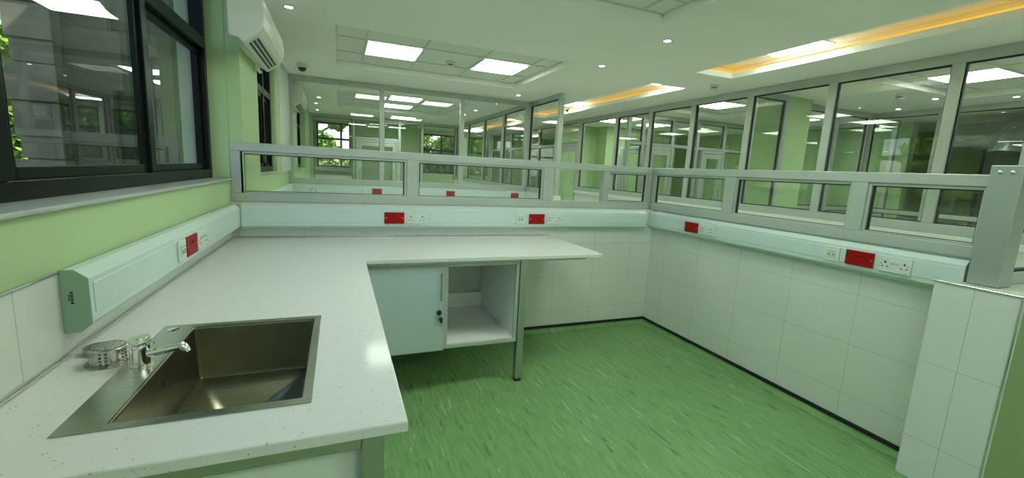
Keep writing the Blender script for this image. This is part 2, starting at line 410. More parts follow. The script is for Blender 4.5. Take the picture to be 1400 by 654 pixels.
# ------------------------------------------------------------------ glass partitions
def partition(label, axis, p0, p1, a0, a1, z0, z1, posts, rail=(.075, .085), pw=.075, group=None, skip=(), transom=None, tb=None, end0=True, end1=True, name='glass_partition', gk=True):
    """axis 'x': runs along x with thickness p0..p1 in y; axis 'y': the other way round"""
    loc = (a0, p0, z0) if axis == 'x' else (p0, a0, z0)
    t = thing(name, label, 'glass partition', loc, group)
    def bx(nm, m, par, a, b, q0, q1, c, d, bev=.003):
        return box(nm, m, par, a, b, q0, q1, c, d, bev) if axis == 'x' else box(nm, m, par, q0, q1, a, b, c, d, bev)
    bx('bottom_rail', ALU, t, a0, a1, p0, p1, z0, z0+rail[1])
    bx('top_rail', ALU, t, a0, a1, p0, p1, z1-rail[0], z1)
    ps = ([a0+pw/2] if end0 else [])+list(posts)+([a1-pw/2] if end1 else [])
    for p in ps: bx('post', ALU, t, p-pw/2, p+pw/2, p0-.006, p1+.006, z0+rail[1], z1-rail[0])
    ed = ([] if end0 else [a0-pw/2])+ps+([] if end1 else [a1+pw/2])
    mid = (p0+p1)/2
    for i, (a, b) in enumerate(zip(ed, ed[1:])):
        if i in skip: continue
        u, v, c, d = a+pw/2, b-pw/2, z0+rail[1], z1-rail[0]
        segs = [(c, d)]
        if transom and (tb is None or i in tb): bx('transom', ALU, t, u, v, p0, p1, transom-.03, transom+.03); segs = [(c, transom-.03), (transom+.03, d)]
        for c, d in segs:
            if gk:
                g = MB(); w = .012; q0, q1 = mid-.014, mid+.014
                for (s0, s1, e0, e1) in ((u, u+w, c, d), (v-w, v, c, d), (u+w, v-w, c, c+w), (u+w, v-w, d-w, d)):
                    if axis == 'x': g.box(s0, s1, q0, q1, e0, e1)
                    else: g.box(q0, q1, s0, s1, e0, e1)
                g.build('gasket', GASKET, t)
            bx('glass_pane', GLASS, t, u+.004, v-.004, mid-.003, mid+.003, c+.004, d-.004, 0)
    return t
# low screen on the back and right half walls
def screen(label, axis, p0, p1, a0, a1, z0, z1, bars, insets, loc):
    t = thing('glass_screen', label, 'glass screen', loc, 'low glass screens on the half walls')
    def B(mb, a, b, q0, q1, c, d): return mb.box(a, b, q0, q1, c, d) if axis == 'x' else mb.box(q0, q1, a, b, c, d)
    rb, rt = .058, .058
    B(MB(), a0, a1, p0, p1, z0, z0+rb).build('bottom_rail', ALU, t, .004)
    B(MB(), a0, a1, p0, p1, z1-rt, z1).build('top_rail', ALU, t, .004)
    for (a, b) in bars: B(MB(), a, b, p0+.0005, p1-.0005, z0+rb, z1-rt).build('mullion', ALU, t, .004)
    for (a, b, gl) in insets:
        c, d = z0+rb, z1-rt; w = .016
        if gl:
            f = MB()
            B(f, a, a+w, p0+.01, p1-.01, c, d); B(f, b-w, b, p0+.01, p1-.01, c, d); B(f, a+w, b-w, p0+.01, p1-.01, c, c+w*.7); B(f, a+w, b-w, p0+.01, p1-.01, d-w, d)
            fo = f.build('bead', ALU, t, .002)
            g = MB(); k = .006
            B(g, a+w, a+w+k, p0+.022, p1-.022, c+w*.7, d-w); B(g, b-w-k, b-w, p0+.022, p1-.022, c+w*.7, d-w); B(g, a+w+k, b-w-k, p0+.022, p1-.022, d-w-k, d-w); B(g, a+w+k, b-w-k, p0+.022, p1-.022, c+w*.7, c+w*.7+k*.5)
            g.build('gasket', GASKET, fo)
        else: w = 0
        m = (p0+p1)/2
        B(MB(), a+w, b-w, m-.003, m+.003, c+w*.7, d-w).build('glass_pane', GLASS, t)
    return t
SZ0, SZ1 = 1.1435, 1.543
screen('low silver framed glass screen along the back half wall', 'x', 3.426, 3.49, 0.001, 3.496, SZ0, SZ1,
       [(.001, .058), (1.165, 1.245), (2.335, 2.432), (2.95, 3.0), (3.45, 3.496)], [(.058, 1.165, 1), (1.245, 2.335, 1), (2.432, 2.95, 0), (3.0, 3.45, 1)], (1.75, 3.426, SZ0))
screen('low silver framed glass screen along the right half wall', 'y', 3.501, 3.565, 1.062, 3.49, SZ0, SZ1,
       [(3.40, 3.49), (2.475, 2.565), (1.57, 1.652), (1.062, 1.072)], [(2.565, 3.40, 1), (1.652, 2.475, 1), (1.072, 1.57, 1)], (3.501, 2.3, SZ0))
t = thing('post', 'broad brushed aluminium post standing on the tiled pier', 'post', (3.51, 1.0, 1.03))
MB().box(3.458, 3.575, .952, 1.0615, 1.030, 1.584).build('post_body', ALUD, t, .004)
for y in (1.026, .985): MB().tube([(3.4585, y, 1.553), (3.453, y, 1.553), (3.4505, y, 1.553)], [.0085, .0085, .005], 12).build('bolt', CHROME, t, smooth=True)
partition('silver framed glass screen running off to the right from the aluminium post', 'x', .98, 1.03, 3.577, 4.57, 1.0295, 1.55, (), (.05, .06), .05)
# full height partitions
partition('tall glass partition across the second bay', 'x', YP, YP+.06, .001, X2-.04, 1.10, ZC-.001, (1.298, 2.565), pw=.072, gk=False)
partition('tall glass partition beside the corridor, ending in a free post', 'y', X2-.03, X2+.03, 5.985, YQ-.01, 1.10, ZC-.001, (7.13, 8.44, 9.72, 11.05), pw=.07)
struct(box('wall_low_bay', TILE_B, None, .001, X2-.061, YP-.03, YP+.09, 0, 1.0985))
struct(box('wall_low_corridor', LAM, None, X2-.06, X2+.06, 5.95, YQ-.01, 0, 1.0985))
partition('distant glass partition with a glazed door beyond the second bay', 'x', YQ, YQ+.06, .001, X2+.03, .002, ZC-.001, (1.045, 2.215, 2.83), pw=.07, transom=2.10, tb=(1,))
partition('long floor to ceiling glass wall on the far side of the corridor', 'y', X3, X3+.06, -2.8, 8.50, 1.09, ZC-.001,
          (-1.83, -.82, .19, 1.20, 2.21, 3.225, 4.235, 5.20, 6.16, 7.14), pw=.085, rail=(.09, .085))
struct(box('wall_low_glass', LAM, None, X3-.01, X3+.09, -2.8, 8.50, 0, 1.0885))
struct(box('trim_9', mat('white ledge', (.76, .78, .72), .3), None, X3-.05, X3-.0105, -2.8, 8.50, 1.03, 1.0885, .004))
# trim on the corridor face of the glass wall
partition('glass wall of the far rooms, beyond the corridor door', 'y', X3, X3+.06, 9.62, YE-.02, .002, ZC-.001, (10.6, 11.6, 12.6, 13.5), pw=.075, transom=2.1)
def door(name, axis, p, a0, a1, h, side=1, slot=False):
    root = bpy.data.objects.new(name, None); C.objects.link(root); root['kind'] = 'structure'; ORG[root.name] = Vector((0, 0, 0))
    def B(mb, a, b, q0, q1, c, d): return mb.box(a, b, q0, q1, c, d) if axis == 'x' else mb.box(q0, q1, a, b, c, d)
    q0, q1 = p, p+.06; w = .055
    f = MB(); B(f, a0, a0+w, q0, q1, 0.003, h); B(f, a1-w, a1, q0, q1, .003, h); B(f, a0+w, a1-w, q0, q1, h-w, h); f.build('door_frame', ALU, root, .004)
    b0, b1 = a0+w+.004, a1-w-.004; m = .085
    l = MB(); B(l, b0, b0+m, q0+.008, q1-.008, .012, h-w-.004); B(l, b1-m, b1, q0+.008, q1-.008, .012, h-w-.004); B(l, b0+m, b1-m, q0+.008, q1-.008, .012, .16); B(l, b0+m, b1-m, q0+.008, q1-.008, h-w-.1, h-w-.004)
    lf = l.build('leaf', ALU, root, .004)
    B(MB(), b0+m, b1-m, p+.026, p+.032, .16, h-w-.1).build('pane', GLASS, lf)
    hb = MB(); hx = b0+.04 if side > 0 else b1-.04
    for s in (-.04, .1):
        a, b = ((hx, p+s, .9), (hx, p+s, 1.3)) if axis == 'x' else ((p+s, hx, .9), (p+s, hx, 1.3))
        hb.tube([a, b], .012, 10)
    hb.build('handle', CHROME, root, smooth=True)
    return root
door('door_1', 'y', X3, 8.502, 9.618, 2.10, -1)
partition('glass light above the corridor door', 'y', X3, X3+.06, 8.502, 9.618, 2.102, ZC-.001, (), pw=.05, rail=(.06, .03))
# rooms behind the glass wall
partition('short glass partition meeting the glass wall beside a green column', 'x', 4.235, 4.295, X3+.072, 6.30, .002, ZC-.001, (), pw=.06)
struct(box('wall_room_column', GREEN, None, 6.335, 6.80, 4.27, 4.75, 0, ZC-.001))
partition('glass partition behind the first room, right of the green column', 'x', 4.50, 4.56, 6.81, 8.56, .002, ZC-.001, (7.75,), pw=.07, transom=1.12)
partition('glass partition at the back of the first room, before the ducts', 'y', 8.60, 8.66, Y0+.02, 4.56, .002, ZC-.001, (-1.2, -.2, .8, 1.8, 2.75, 3.65), pw=.07, transom=1.12)
partition('glass partition with two doors across the second room', 'x', 6.86, 6.92, X3+.072, 9.49, .002, ZC-.001, (6.02, 6.72, 7.35, 8.05, 8.75), pw=.07, transom=2.08)
partition('glass partition running back behind the second room', 'y', 9.5, 9.56, 4.62, 6.92, .002, ZC-.001, (5.7,), pw=.07)
struct(box('wall_room_green', GREEN, None, X3+.065, 6.75, 9.66, 9.8, 0, ZC-.001))
struct(box('wall_room_green_return', GREEN, None, 6.75, 8.9, 9.2, 9.8, 0, ZC-.001))
struct(box('wall_room_east', GREEN, None, 9.9, 10.05, 4.6, YE, 0, ZC-.001))
door('door_2', 'y', X3+.9, 7.35, 8.25, 2.08, 1)
d = door('door_3', 'x', 6.78, 7.42, 8.02, 2.04, -1)
d = door('door_4', 'x', 6.78, 6.09, 6.70, 2.04, 1)
d = door('door_5', 'x', YQ-.075, 1.09, 2.17, 2.06, 1)
struct(box('wall_low_far', LAM, None, .001, 1.0, YQ+.075, YQ+.15, 0, 1.09))
struct(box('wall_far_sill', WHITE, None, .001, 1.6, YE-.12, YE-.001, 1.16, 1.265, .004))
struct(box('wall_end_panel', GREEN, None, 1.05, 2.9, YQ+1.2, YQ+1.3, 0, ZC-.001))
t = thing('ventilation_duct', 'round silver ventilation duct hanging beyond the back glass partition', 'duct', (9.6, 1.5, 2.35))
MB().tube([(9.7, -2.5, 2.32), (9.7, 3.9, 2.32)], .20, 24).build('duct_pipe', DUCT, t, smooth=True)
for y in (-1.6, -.4, .8, 2.0, 3.2): MB().tube([(9.7, y, 2.32), (9.7, y+.03, 2.32)], .212, 24).build('collar', DUCT, t, smooth=True)
MB().tube([(9.7, 3.2, 2.32), (9.55, 3.1, 2.32), (9.1, 3.05, 2.30), (8.95, 3.05, 2.2), (8.93, 3.05, 2.02)], [.14, .14, .14, .15, .17], 20).build('branch', DUCT, t, smooth=True)
t = thing('cabinet', 'tall black cabinet standing far behind the glass on the right', 'cabinet', (10.4, 2.85, 0))
box('cabinet_body', DARKC, t, 10.0, 10.9, 2.0, 3.70, .06, 2.2, .01); box('plinth', DARKC, t, 10.05, 10.9, 2.04, 3.66, 0, .06)
for y in (2.01, 2.86): 
    dd = box('door', DARKC, t, 9.98, 9.999, y, y+.83, .08, 2.18, .004)

# ------------------------------------------------------------------ dado trunking
TP = [(0, .966), (.034, .966), (.058, .987), (.058, 1.108), (.030, 1.131), (0, 1.131)]
def trunking(label, f, a0, a1, loc, cap0=False, cap1=False, joint=None):
    t = thing('dado_trunking', label, 'trunking', loc, 'white dado trunking runs')
    MB().prism(TP, f, a0, a1).build('trunking_body', TRUNK, t, .002)
    MB().prism([(.0583, 1.010), (.0605, 1.012), (.0605, 1.092), (.0583, 1.094)], f, a0+.02, a1-.02).build('cover', TRUNK, t)
    for c, a, b in ((cap0, a0-.003, a0-.0002), (cap1, a1+.0002, a1+.003)):
        if c:
            e = MB().prism([(u*1.03, v+(v-1.05)*.03) for u, v in TP], f, a, b).build('end_cap', CAPM, t, .001); e['label'] = 'grey green end cap with small black print'
    if joint:
        for a, b in joint: MB().prism([(u+.0038 if u else u, v+(v-1.05)*.04) for u, v in TP], f, a, b).build('corner_joint', TRUNK, t, .0015)
    return t
FL = lambda o, z, a: (.0065+o, a, z)
FB = lambda o, z, a: (a, D-.0008-o, z)
FR = lambda o, z, a: (W-.0008-o, a, z)
tl = trunking('white trunking along the left wall above the sink counter', FL, 1.432, 3.262, (.0065, 2.4, .966), cap0=True)
e = MB()
zz = 1.075
for k, (w, h) in enumerate(((.004, .0055), (.0012, .0055), (.0035, .005), (.0015, .002), (.0035, .0055), (.0012, .005), (.0045, .0055))):
    e.box(.027, .0325, 1.4275, 1.4288, zz-w, zz); zz -= w+.0022
zz = 1.068
for k in range(7): e.box(.0225, .0247, 1.4275, 1.4288, zz-.0016, zz); zz -= .0026
cap = [c for c in tl.children if c.name.startswith('end_cap')][0]
e.build('print', MARK, cap)
trunking('white trunking along the back half wall, behind the long counter', FB, .068, 3.395, (1.7, D, .966), joint=[(.068, .10), (3.42, 3.45)] if False else [(.069, .10)])
trunking('white trunking along the right half wall, under the glass screen', FR, 1.072, 3.325, (W, 2.2, .966), joint=[(3.27, 3.3)])
t = tag(MB().prism(TP, lambda u, v, a: (W-.0008-u, a, v), 3.3255, D-.0009).build('trunking_corner', TRUNK, None, .002), 'white trunking corner piece where back and right runs meet', 'trunking')
t = tag(MB().prism([(u+.001, v) for u, v in TP], lambda u, v, a: (.0065+u, a, v), 3.2625, 3.324).build('trunking_corner', TRUNK, None, .002), 'white trunking corner piece where left and back runs meet', 'trunking')
trunking('white trunking in the second bay, below the tall glass partition', lambda o, z, a: (a, YP-.031-o, z-.03), .01, X2-.07, (1.9, YP-.031, .936))
trunking('white trunking on the left wall of the second bay', lambda o, z, a: (.001+o, a, z-.03), 3.62, YP-.1, (.001, 5.2, .936))

# ------------------------------------------------------------------ socket plates
def plate_proto(name, label, cat, w, m, dark, kind):
    t = thing(name, label, cat, (0, 0, 0))
    p = MB().box(-w/2, w/2, -.0085, 0, -.043, .043).build('plate', m, t, .0025)
    if kind == 'double':
        for cx in (-.044, .044):
            h = MB()
            h.box(cx-.004, cx+.004, -.0092, -.0087, -.002+.006, .010+.006)
            for s in (-.0115, .0115): h.box(cx+s-.0045, cx+s+.0045, -.0092, -.0087, -.016, -.011)
            h.build('slots', dark, p)
        for cx in (-.011, .011): MB().box(cx-.008, cx+.008, -.0135, -.0088, .006, .022).build('switch', m, t, .0015)
        for cx in (-.06, .06): MB().tube([(cx, -.0086, 0), (cx, -.0098, 0)], .0032, 10).build('screw', CHROME, t)
        MB().box(.042, .062, -.0091, -.0087, -.036, -.033).build('print', CAPM, p)
    elif kind == 'ups':
        for cx in (-.06, .06): MB().tube([(cx, -.0086, 0), (cx, -.0098, 0)], .0036, 10).build('screw', CHROME, t)
        for cx in (-.034, .034):
            h = MB().box(cx-.006, cx+.006, -.0092, -.0087, .004, .010)
            for s in (-.013, .013): h.box(cx+s-.005, cx+s+.005, -.0092, -.0087, -.013, -.009)
            h.build('slots', dark, p)
        for cx in (-.009, .009): MB().box(cx-.007, cx+.007, -.0125, -.0088, .008, .02).build('switch', dark, t, .0015)
    else:
        fr = MB().box(-.030, .030, -.0115, -.0088, -.024, .024).build('insert', m, t, .002)
        MB().box(-.027, .027, -.0122, -.0116, .013, .019).build('label_strip', CAPM, fr)
        for cx in (-.013, .013): MB().box(cx-.009, cx+.009, -.0135, -.0117, -.014, .006).build('shutter', CAPM, fr, .0015)
    return t
pd = plate_proto('double_socket', 'white double socket on the back trunking, right of the left red socket', 'socket', .146, SOCK, SOCKD, 'double')
pr_ = plate_proto('red_socket', 'red socket plate on the back trunking, left of the two', 'socket', .146, RED, REDD, 'ups')
pn = plate_proto('data_socket', 'small square white data socket on the back trunking', 'socket', .086, SOCK, CAPM, 'data')
FRONT = D-.0008-.0612
RX = W-.0008-.0612; LX = .0065+.0612
first = set()
def put(p, loc, rz, label, group):
    if p not in first:
        first.add(p); p.location = loc; p.rotation_euler = (0, 0, rz); p['label'] = label; p['group'] = group; return p
    return dup(p, loc, rz, label, group)
GW, GR, GD = 'white double sockets on the trunking', 'red socket plates on the trunking', 'square data sockets on the trunking'
put(pr_, (1.0625, FRONT, 1.05), 0, 'red socket plate on the back trunking, above the door cabinet', GR)
put(pr_, (2.24, FRONT, 1.05), 0, 'red socket plate on the back trunking, near the counter end', GR)
put(pr_, (RX, 2.813, 1.05), -R(90), 'red socket plate on the right wall trunking, near the corner', GR)
put(pr_, (RX, 1.521, 1.05), -R(90), 'large looking red socket plate on the right trunking near the tiled pier', GR)
put(pr_, (LX, 2.262, 1.05), R(90), 'red socket plate on the left wall trunking beyond the sink', GR)
put(pd, (1.227, FRONT, 1.05), 0, 'white double socket on the back trunking, above the open cabinet shelf', GW)
put(pd, (2.406, FRONT, 1.05), 0, 'white double socket on the back trunking, beside the counter end', GW)
put(pd, (RX, 2.648, 1.05), -R(90), 'white double socket on the right wall trunking, near the corner', GW)
put(pd, (RX, 1.347, 1.05), -R(90), 'white double socket on the right trunking, next to the tiled pier', GW)
put(pd, (LX, 2.424, 1.05), R(90), 'white double socket on the left wall trunking beyond the red one', GW)
put(pn, (2.091, FRONT, 1.05), 0, 'square white data socket on the back trunking, left of a red plate', GD)
put(pn, (RX, 1.671, 1.05), -R(90), 'square white data socket on the right wall trunking', GD)
put(pn, (LX, 2.135, 1.05), R(90), 'square white data socket on the left wall trunking', GD)
F2 = YP-.031-.0612
for x, lb in ((1.22, 'distant red socket seen through the left pane of the back screen'), (2.38, 'distant red socket in the middle of the second bay trunking'), (3.52, 'distant red socket at the right end of the second bay trunking')):
    put(pr_, (x, F2, 1.02), 0, lb, GR)
put(pd, (1.06, F2, 1.02), 0, 'distant white double socket left of the first second-bay red socket', GW)
put(pd, (2.22, F2, 1.02), 0, 'distant white double socket in the middle of the second bay', GW)
t = thing('swan_neck_tap', 'thin curved laboratory tap in the second bay', 'tap', (.34, 6.85, .98))
pts = [(.28, 6.9, .88), (.28, 6.9, 1.0)] + [(.28+.045-.045*math.cos(a), 6.9, 1.0+.05*math.sin(a)) for a in [R(k*22.5) for k in range(1, 8)]] + [(.37, 6.9, .99)]
MB().tube(pts, .006, 8).build('spout', CHROME, t, smooth=True)
MB().lathe(.28, 6.9, [(0, .878), (.022, .878), (.022, .89), (.012, .90), (0, .90)], 16).build('base', CHROME, t, smooth=True)
tag(box('countertop', QUARTZ, None, .001, X2-.07, 6.40, YP-.031, .85, .877, .004), 'white worktop of the second bay below its trunking', 'worktop')
t = thing('table_frame', 'metal support frame under the second bay worktop', 'frame', (1.9, 6.75, 0))
for x in (.1, 1.9, 3.6):
    for y in (6.46, 6.98): box('leg', FRAMEM, t, x, x+.05, y, y+.05, 0, .849)

# ------------------------------------------------------------------ worktop, sink
SX0, SX1, SY0, SY1 = .163, .618, 1.007, 1.615
BX0, BX1, BY0, BY1 = .243, .597, 1.033, 1.591
CW, YN, YI, PX = .8155, .872, 2.536, 2.402
rects = [(BX0-.01, BX1+.01, BY0-.01, BY1+.01), (CW, PX+1, 0, YI)]
ac = cuts(.007, PX, [BX0-.01, BX1+.01, CW]); bc = cuts(YN, D-.001, [BY0-.01, BY1+.01, YI])
ct = MB().cells(ac, bc, holes(ac, bc, rects), .874, H, XY).build('countertop', QUARTZ, None, .004, 3)
tag(ct, 'white speckled L-shaped quartz worktop with a sink cut into it', 'worktop')
sk = thing('sink', 'rectangular stainless steel sink set into the white worktop', 'sink', (.39, 1.31, .9005))
ac = cuts(SX0, SX1, [BX0, BX1]); bc = cuts(SY0, SY1, [BY0, BY1])
MB().cells(ac, bc, {(1, 1)}, .9004, .9026, XY).build('flange', STEEL, sk, .0012)
b = MB(); bm = b.bm; ins = .007; zb = .722
def rr(x0, x1, y0, y1, z, r, n=4):
    out = []
    for cx, cy, a0 in ((x1-r, y1-r, 0), (x0+r, y1-r, 90), (x0+r, y0+r, 180), (x1-r, y0+r, 270)):
        for k in range(n+1):
            a = R(a0+90*k/n); out.append(bm.verts.new((cx+r*math.cos(a), cy+r*math.sin(a), z)))
    return out
loops = [rr(BX0, BX1, BY0, BY1, .9003, .008), rr(BX0+.001, BX1-.001, BY0+.001, BY1-.001, .892, .008), rr(BX0+ins, BX1-ins, BY0+ins, BY1-ins, zb+.014, .010),
         rr(BX0+ins+.004, BX1-ins-.004, BY0+ins+.004, BY1-ins-.004, zb+.004, .010), rr(BX0+ins+.013, BX1-ins-.013, BY0+ins+.013, BY1-ins-.013, zb, .008)]
n = len(loops[0])
for A, Bq in zip(loops, loops[1:]):
    for k in range(n): bm.faces.new((A[k], A[(k+1) % n], Bq[(k+1) % n], Bq[k]))
dx, dy = .42, 1.26
dr = [bm.verts.new((dx+.05*math.cos(2*math.pi*(k+.5)/n+R(0)), dy+.05*math.sin(2*math.pi*(k+.5)/n), zb-.007)) for k in range(n)]
for k in range(n): bm.faces.new((loops[-1][k], loops[-1][(k+1) % n], dr[(k+1) % n], dr[k]))
bas = b.build('basin', STEELB, sk, smooth=True)
sm = bas.modifiers.new('thick', 'SOLIDIFY'); sm.thickness = .0015; sm.offset = -1
MB().lathe(dx, dy, [(.0, zb-.022), (.036, zb-.022), (.038, zb-.008), (.052, zb-.005), (.05, zb-.0065)], 28).build('drain', CHROME, bas, smooth=True)
MB().tube([(BX0+.0028, 1.32, .845), (BX0+.0060, 1.32, .845)], .013, 16).build('overflow', KNOB, bas, smooth=True)
MB().lathe(.197, 1.575, [(0, .9058), (.014, .9055), (.0185, .904), (.0185, .9027), (0, .9027)], 24).build('tap_hole_cover', CHROME, sk, smooth=True)
# tap
tp = thing('tap', 'short chrome push tap standing on the sink flange', 'tap', (.207, 1.315, .9027))
tx, ty = .205, 1.315
MB().lathe(tx, ty, [(0, .9028), (.0245, .9028), (.0245, .907), (.0205, .9095), (0, .9095)], 28).build('base_ring', CHROME, tp, smooth=True)
MB().lathe(tx, ty, [(0, .9096), (.0195, .9096), (.0185, .925), (.0180, .94), (.0190, .957), (.0185, .9585), (0, .9585)], 28).build('tap_body', CHROME, tp, smooth=True)
MB().lathe(tx, ty, [(0, .9588), (.0165, .9588), (.0180, .962), (.0215, .964), (.0215, .978), (.0195, .9805), (0, .9815)], 28).build('push_button', CHROME, tp, smooth=True)
dvec = Vector((.985, -.17, 0)).normalized()
q = lambda s, z: (tx+dvec.x*s, ty+dvec.y*s, z)
sp = MB().tube([q(.014, .934), q(.03, .937), q(.086, .950), q(.094, .951)], [.0105, .0105, .0085, .0085], 16).build('spout', CHROME, tp, smooth=True)
MB().tube([q(.090, .955), q(.098, .949), q(.105, .936)], [.0095, .0105, .009], 14).build('aerator', CHROME, sp, smooth=True)
MB().tube([q(.0205, .9645), q(.030, .9615)], .0035, 10).build('lever_pin', CHROME, tp, smooth=True)
# strainers beside the tap
def strainer(cx, cy, z0, r, h):
    b = MB(); bm = b.bm; seg, rows = 44, 9
    V = [[bm.verts.new((cx+r*math.cos(2*math.pi*k/seg), cy+r*math.sin(2*math.pi*k/seg), z0+h*j/rows)) for k in range(seg)] for j in range(rows+1)]
    hole = []
    for j in range(rows):
        for k in range(seg):
            f = bm.faces.new((V[j][k], V[j][(k+1) % seg], V[j+1][(k+1) % seg], V[j+1][k]))
            if j in (1, 3, 5, 7) and k % 8 in (0, 2): hole.append(f)
    rings = [V[rows]]
    rad = [r*.93, r*.80, r*.68, r*.55, r*.43, r*.30, r*.18]
    for i, rd in enumerate(rad):
        zz = z0+h+(.0025 if i == 0 else .003)
        Wv = [bm.verts.new((cx+rd*math.cos(2*math.pi*k/seg), cy+rd*math.sin(2*math.pi*k/seg), zz)) for k in range(seg)]
        for k in range(seg):
            f = bm.faces.new((rings[-1][k], rings[-1][(k+1) % seg], Wv[(k+1) % seg], Wv[k]))
            if i in (2, 4, 6) and k % (4 if i < 5 else 6) == (i % 3): hole.append(f)
        rings.append(Wv)
    bm.faces.new(rings[-1])
    bmesh.ops.inset_individual(bm, faces=hole, thickness=.0008)
    bmesh.ops.delete(bm, geom=hole, context='FACES')
    return b
st = thing('sink_strainer', 'upturned perforated steel strainer cup beside the tap', 'strainer', (.115, 1.36, .9005), 'strainers beside the tap')
o = strainer(.121, 1.362, .903, .040, .040).build('cup', STEEL, st, smooth=True)
sm = o.modifiers.new('thick', 'SOLIDIFY'); sm.thickness = .0009; sm.offset = -1
MB().lathe(.121, 1.362, [(.036, .9006), (.0490, .9006), (.0495, .9022), (.041, .9046), (.0395, .904)], 40).build('rim', STEEL, st, smooth=True)
st = thing('sink_strainer', 'flat steel waste plug lying behind the perforated cup', 'strainer', (.066, 1.44, .9005), 'strainers beside the tap')
MB().lathe(.072, 1.437, [(0, .9006), (.027, .9006), (.028, .909), (.0, .909)], 32).build('rubber_seal', KNOB, st, smooth=True)
MB().lathe(.072, 1.437, [(0, .9093), (.031, .9093), (.0355, .912), (.0365, .916), (.033, .9185), (.024, .917), (.018, .920), (0, .921)], 36).build('plug_cap', STEEL, st, smooth=True)

# ------------------------------------------------------------------ bench frame and cabinets
bf = thing('bench_frame', 'square steel tube frame carrying the white worktop', 'frame', (1.2, 2.4, 0))
def leg(x, y, w=.048):
    l = box('leg', FRAMEM, bf, x, x+w, y, y+w, .022, .8735, .003); box('foot', KNOB, l, x+.001, x+w-.001, y+.001, y+w-.001, 0, .0215, .003)
leg(1.797, 2.574); leg(1.797, 3.32); leg(.722, .905); leg(.02, .905); leg(.722, 2.574); leg(.02, 3.32)
rl = MB().box(.069, .7215, .91, .945, .828, .8735)
rl.box(.735, .765, .954, 2.573, .838, .8735)
rl.build('rail', FRAMEM, bf, .003)
box('rail', FRAMEM, bf, .771, 1.7965, 2.580, 2.610, .8505, .8735, .002)
box('rail', FRAMEM, bf, 1.8455, 2.29, 2.570, 2.60, .855, .8735, .001)
# cabinet with door and open half, hung under the long counter
cb = thing('cabinet', 'white cabinet under the counter, door shut at left and open at right', 'cabinet', (1.3, 2.58, .29))
cx0, cx1, cy0, cy1, cz0, cz1 = .83, 1.795, 2.583, 3.372, .292, .849
ZF = .318
c = MB(); c.box(cx0, cx1-.0005, cy0+.02, cy1, cz0+.004, ZF).build('bottom_panel', LAM, cb, .002)
box('side_panel', LAM, cb, cx0, cx0+.018, cy0+.02, cy1, ZF+.0005, cz1-.002)
box('side_panel', LAM, cb, cx1-.019, cx1-.001, cy0+.02, cy1, ZF+.0005, cz1-.002)
box('divider', LAM, cb, 1.291, 1.309, cy0+.02, cy1, ZF+.0005, cz1-.002)
box('back_strip', LAM, cb, 1.3095, cx1-.0195, cy1-.05, cy1-.035, ZF+.0005, .435, .001)
fr = MB()
fr.box(cx0, cx1-.0005, cy0, cy0+.02, cz0, ZF-.002).box(cx0, cx1-.0005, cy0, cy0+.02, cz1-.016, cz1)
fr.box(1.287, 1.312, cy0, cy0+.02, ZF-.002, cz1-.016).box(cx1-.026, cx1-.0005, cy0, cy0+.02, ZF-.002, cz1-.016)
fr.build('front_frame', ALU, cb, .003)
dr_ = box('door', DOORL, cb, cx0, 1.284, cy0-.02, cy0-.001, .294, .838, .002)
ed = MB().box(1.279, 1.2855, cy0-.0215, cy0-.0205, .294, .84).box(cx0, 1.279, cy0-.0215, cy0-.0205, .294, .302).box(cx0, 1.279, cy0-.0215, cy0-.0205, .830, .84)
ed.build('edge_trim', ALU, dr_)
hd = MB().tube([(1.258, cy0-.045, .632), (1.258, cy0-.045, .805)], .0055, 10)
for z in (.655, .782): hd.tube([(1.258, cy0-.0216, z), (1.258, cy0-.045, z)], .0045, 8)
hd.build('handle', STEEL, dr_, smooth=True)
MB().tube([(1.252, cy0-.0216, .547), (1.252, cy0-.028, .547), (1.247, cy0-.044, .547)], [.017, .017, .012], 16).build('knob', KNOB, dr_, smooth=True)
lk = MB().tube([(1.262, cy0-.0216, .505), (1.262, cy0-.036, .505)], .011, 14); lk.box(1.2565, 1.2675, cy0-.056, cy0-.0362, .488, .522)
lk.build('lock', KNOB, dr_)
MB().box(1.2605, 1.2635, cy0-.05, cy0-.044, .462, .4875).build('key', CHROME, dr_)
MB().tube([(cx1-.0195, 2.76, .57), (cx1-.024, 2.76, .57)], .005, 10).build('hinge_stud', CHROME, cb)
# cabinet below the sink
cb = thing('cabinet', 'white cabinet under the sink counter at the near end', 'cabinet', (.4, 1.6, .29))
box('end_panel', LAM, cb, .0685, .7215, .955, .975, .29, .826, .002)
box('bottom_panel', LAM, cb, .02, .716, .976, 2.56, .29, .308)
box('front_panel', LAM, cb, .698, .716, .976, 2.56, .3085, .826)
box('back_strip', LAM, cb, .02, .035, .976, 2.56, .3085, .6)

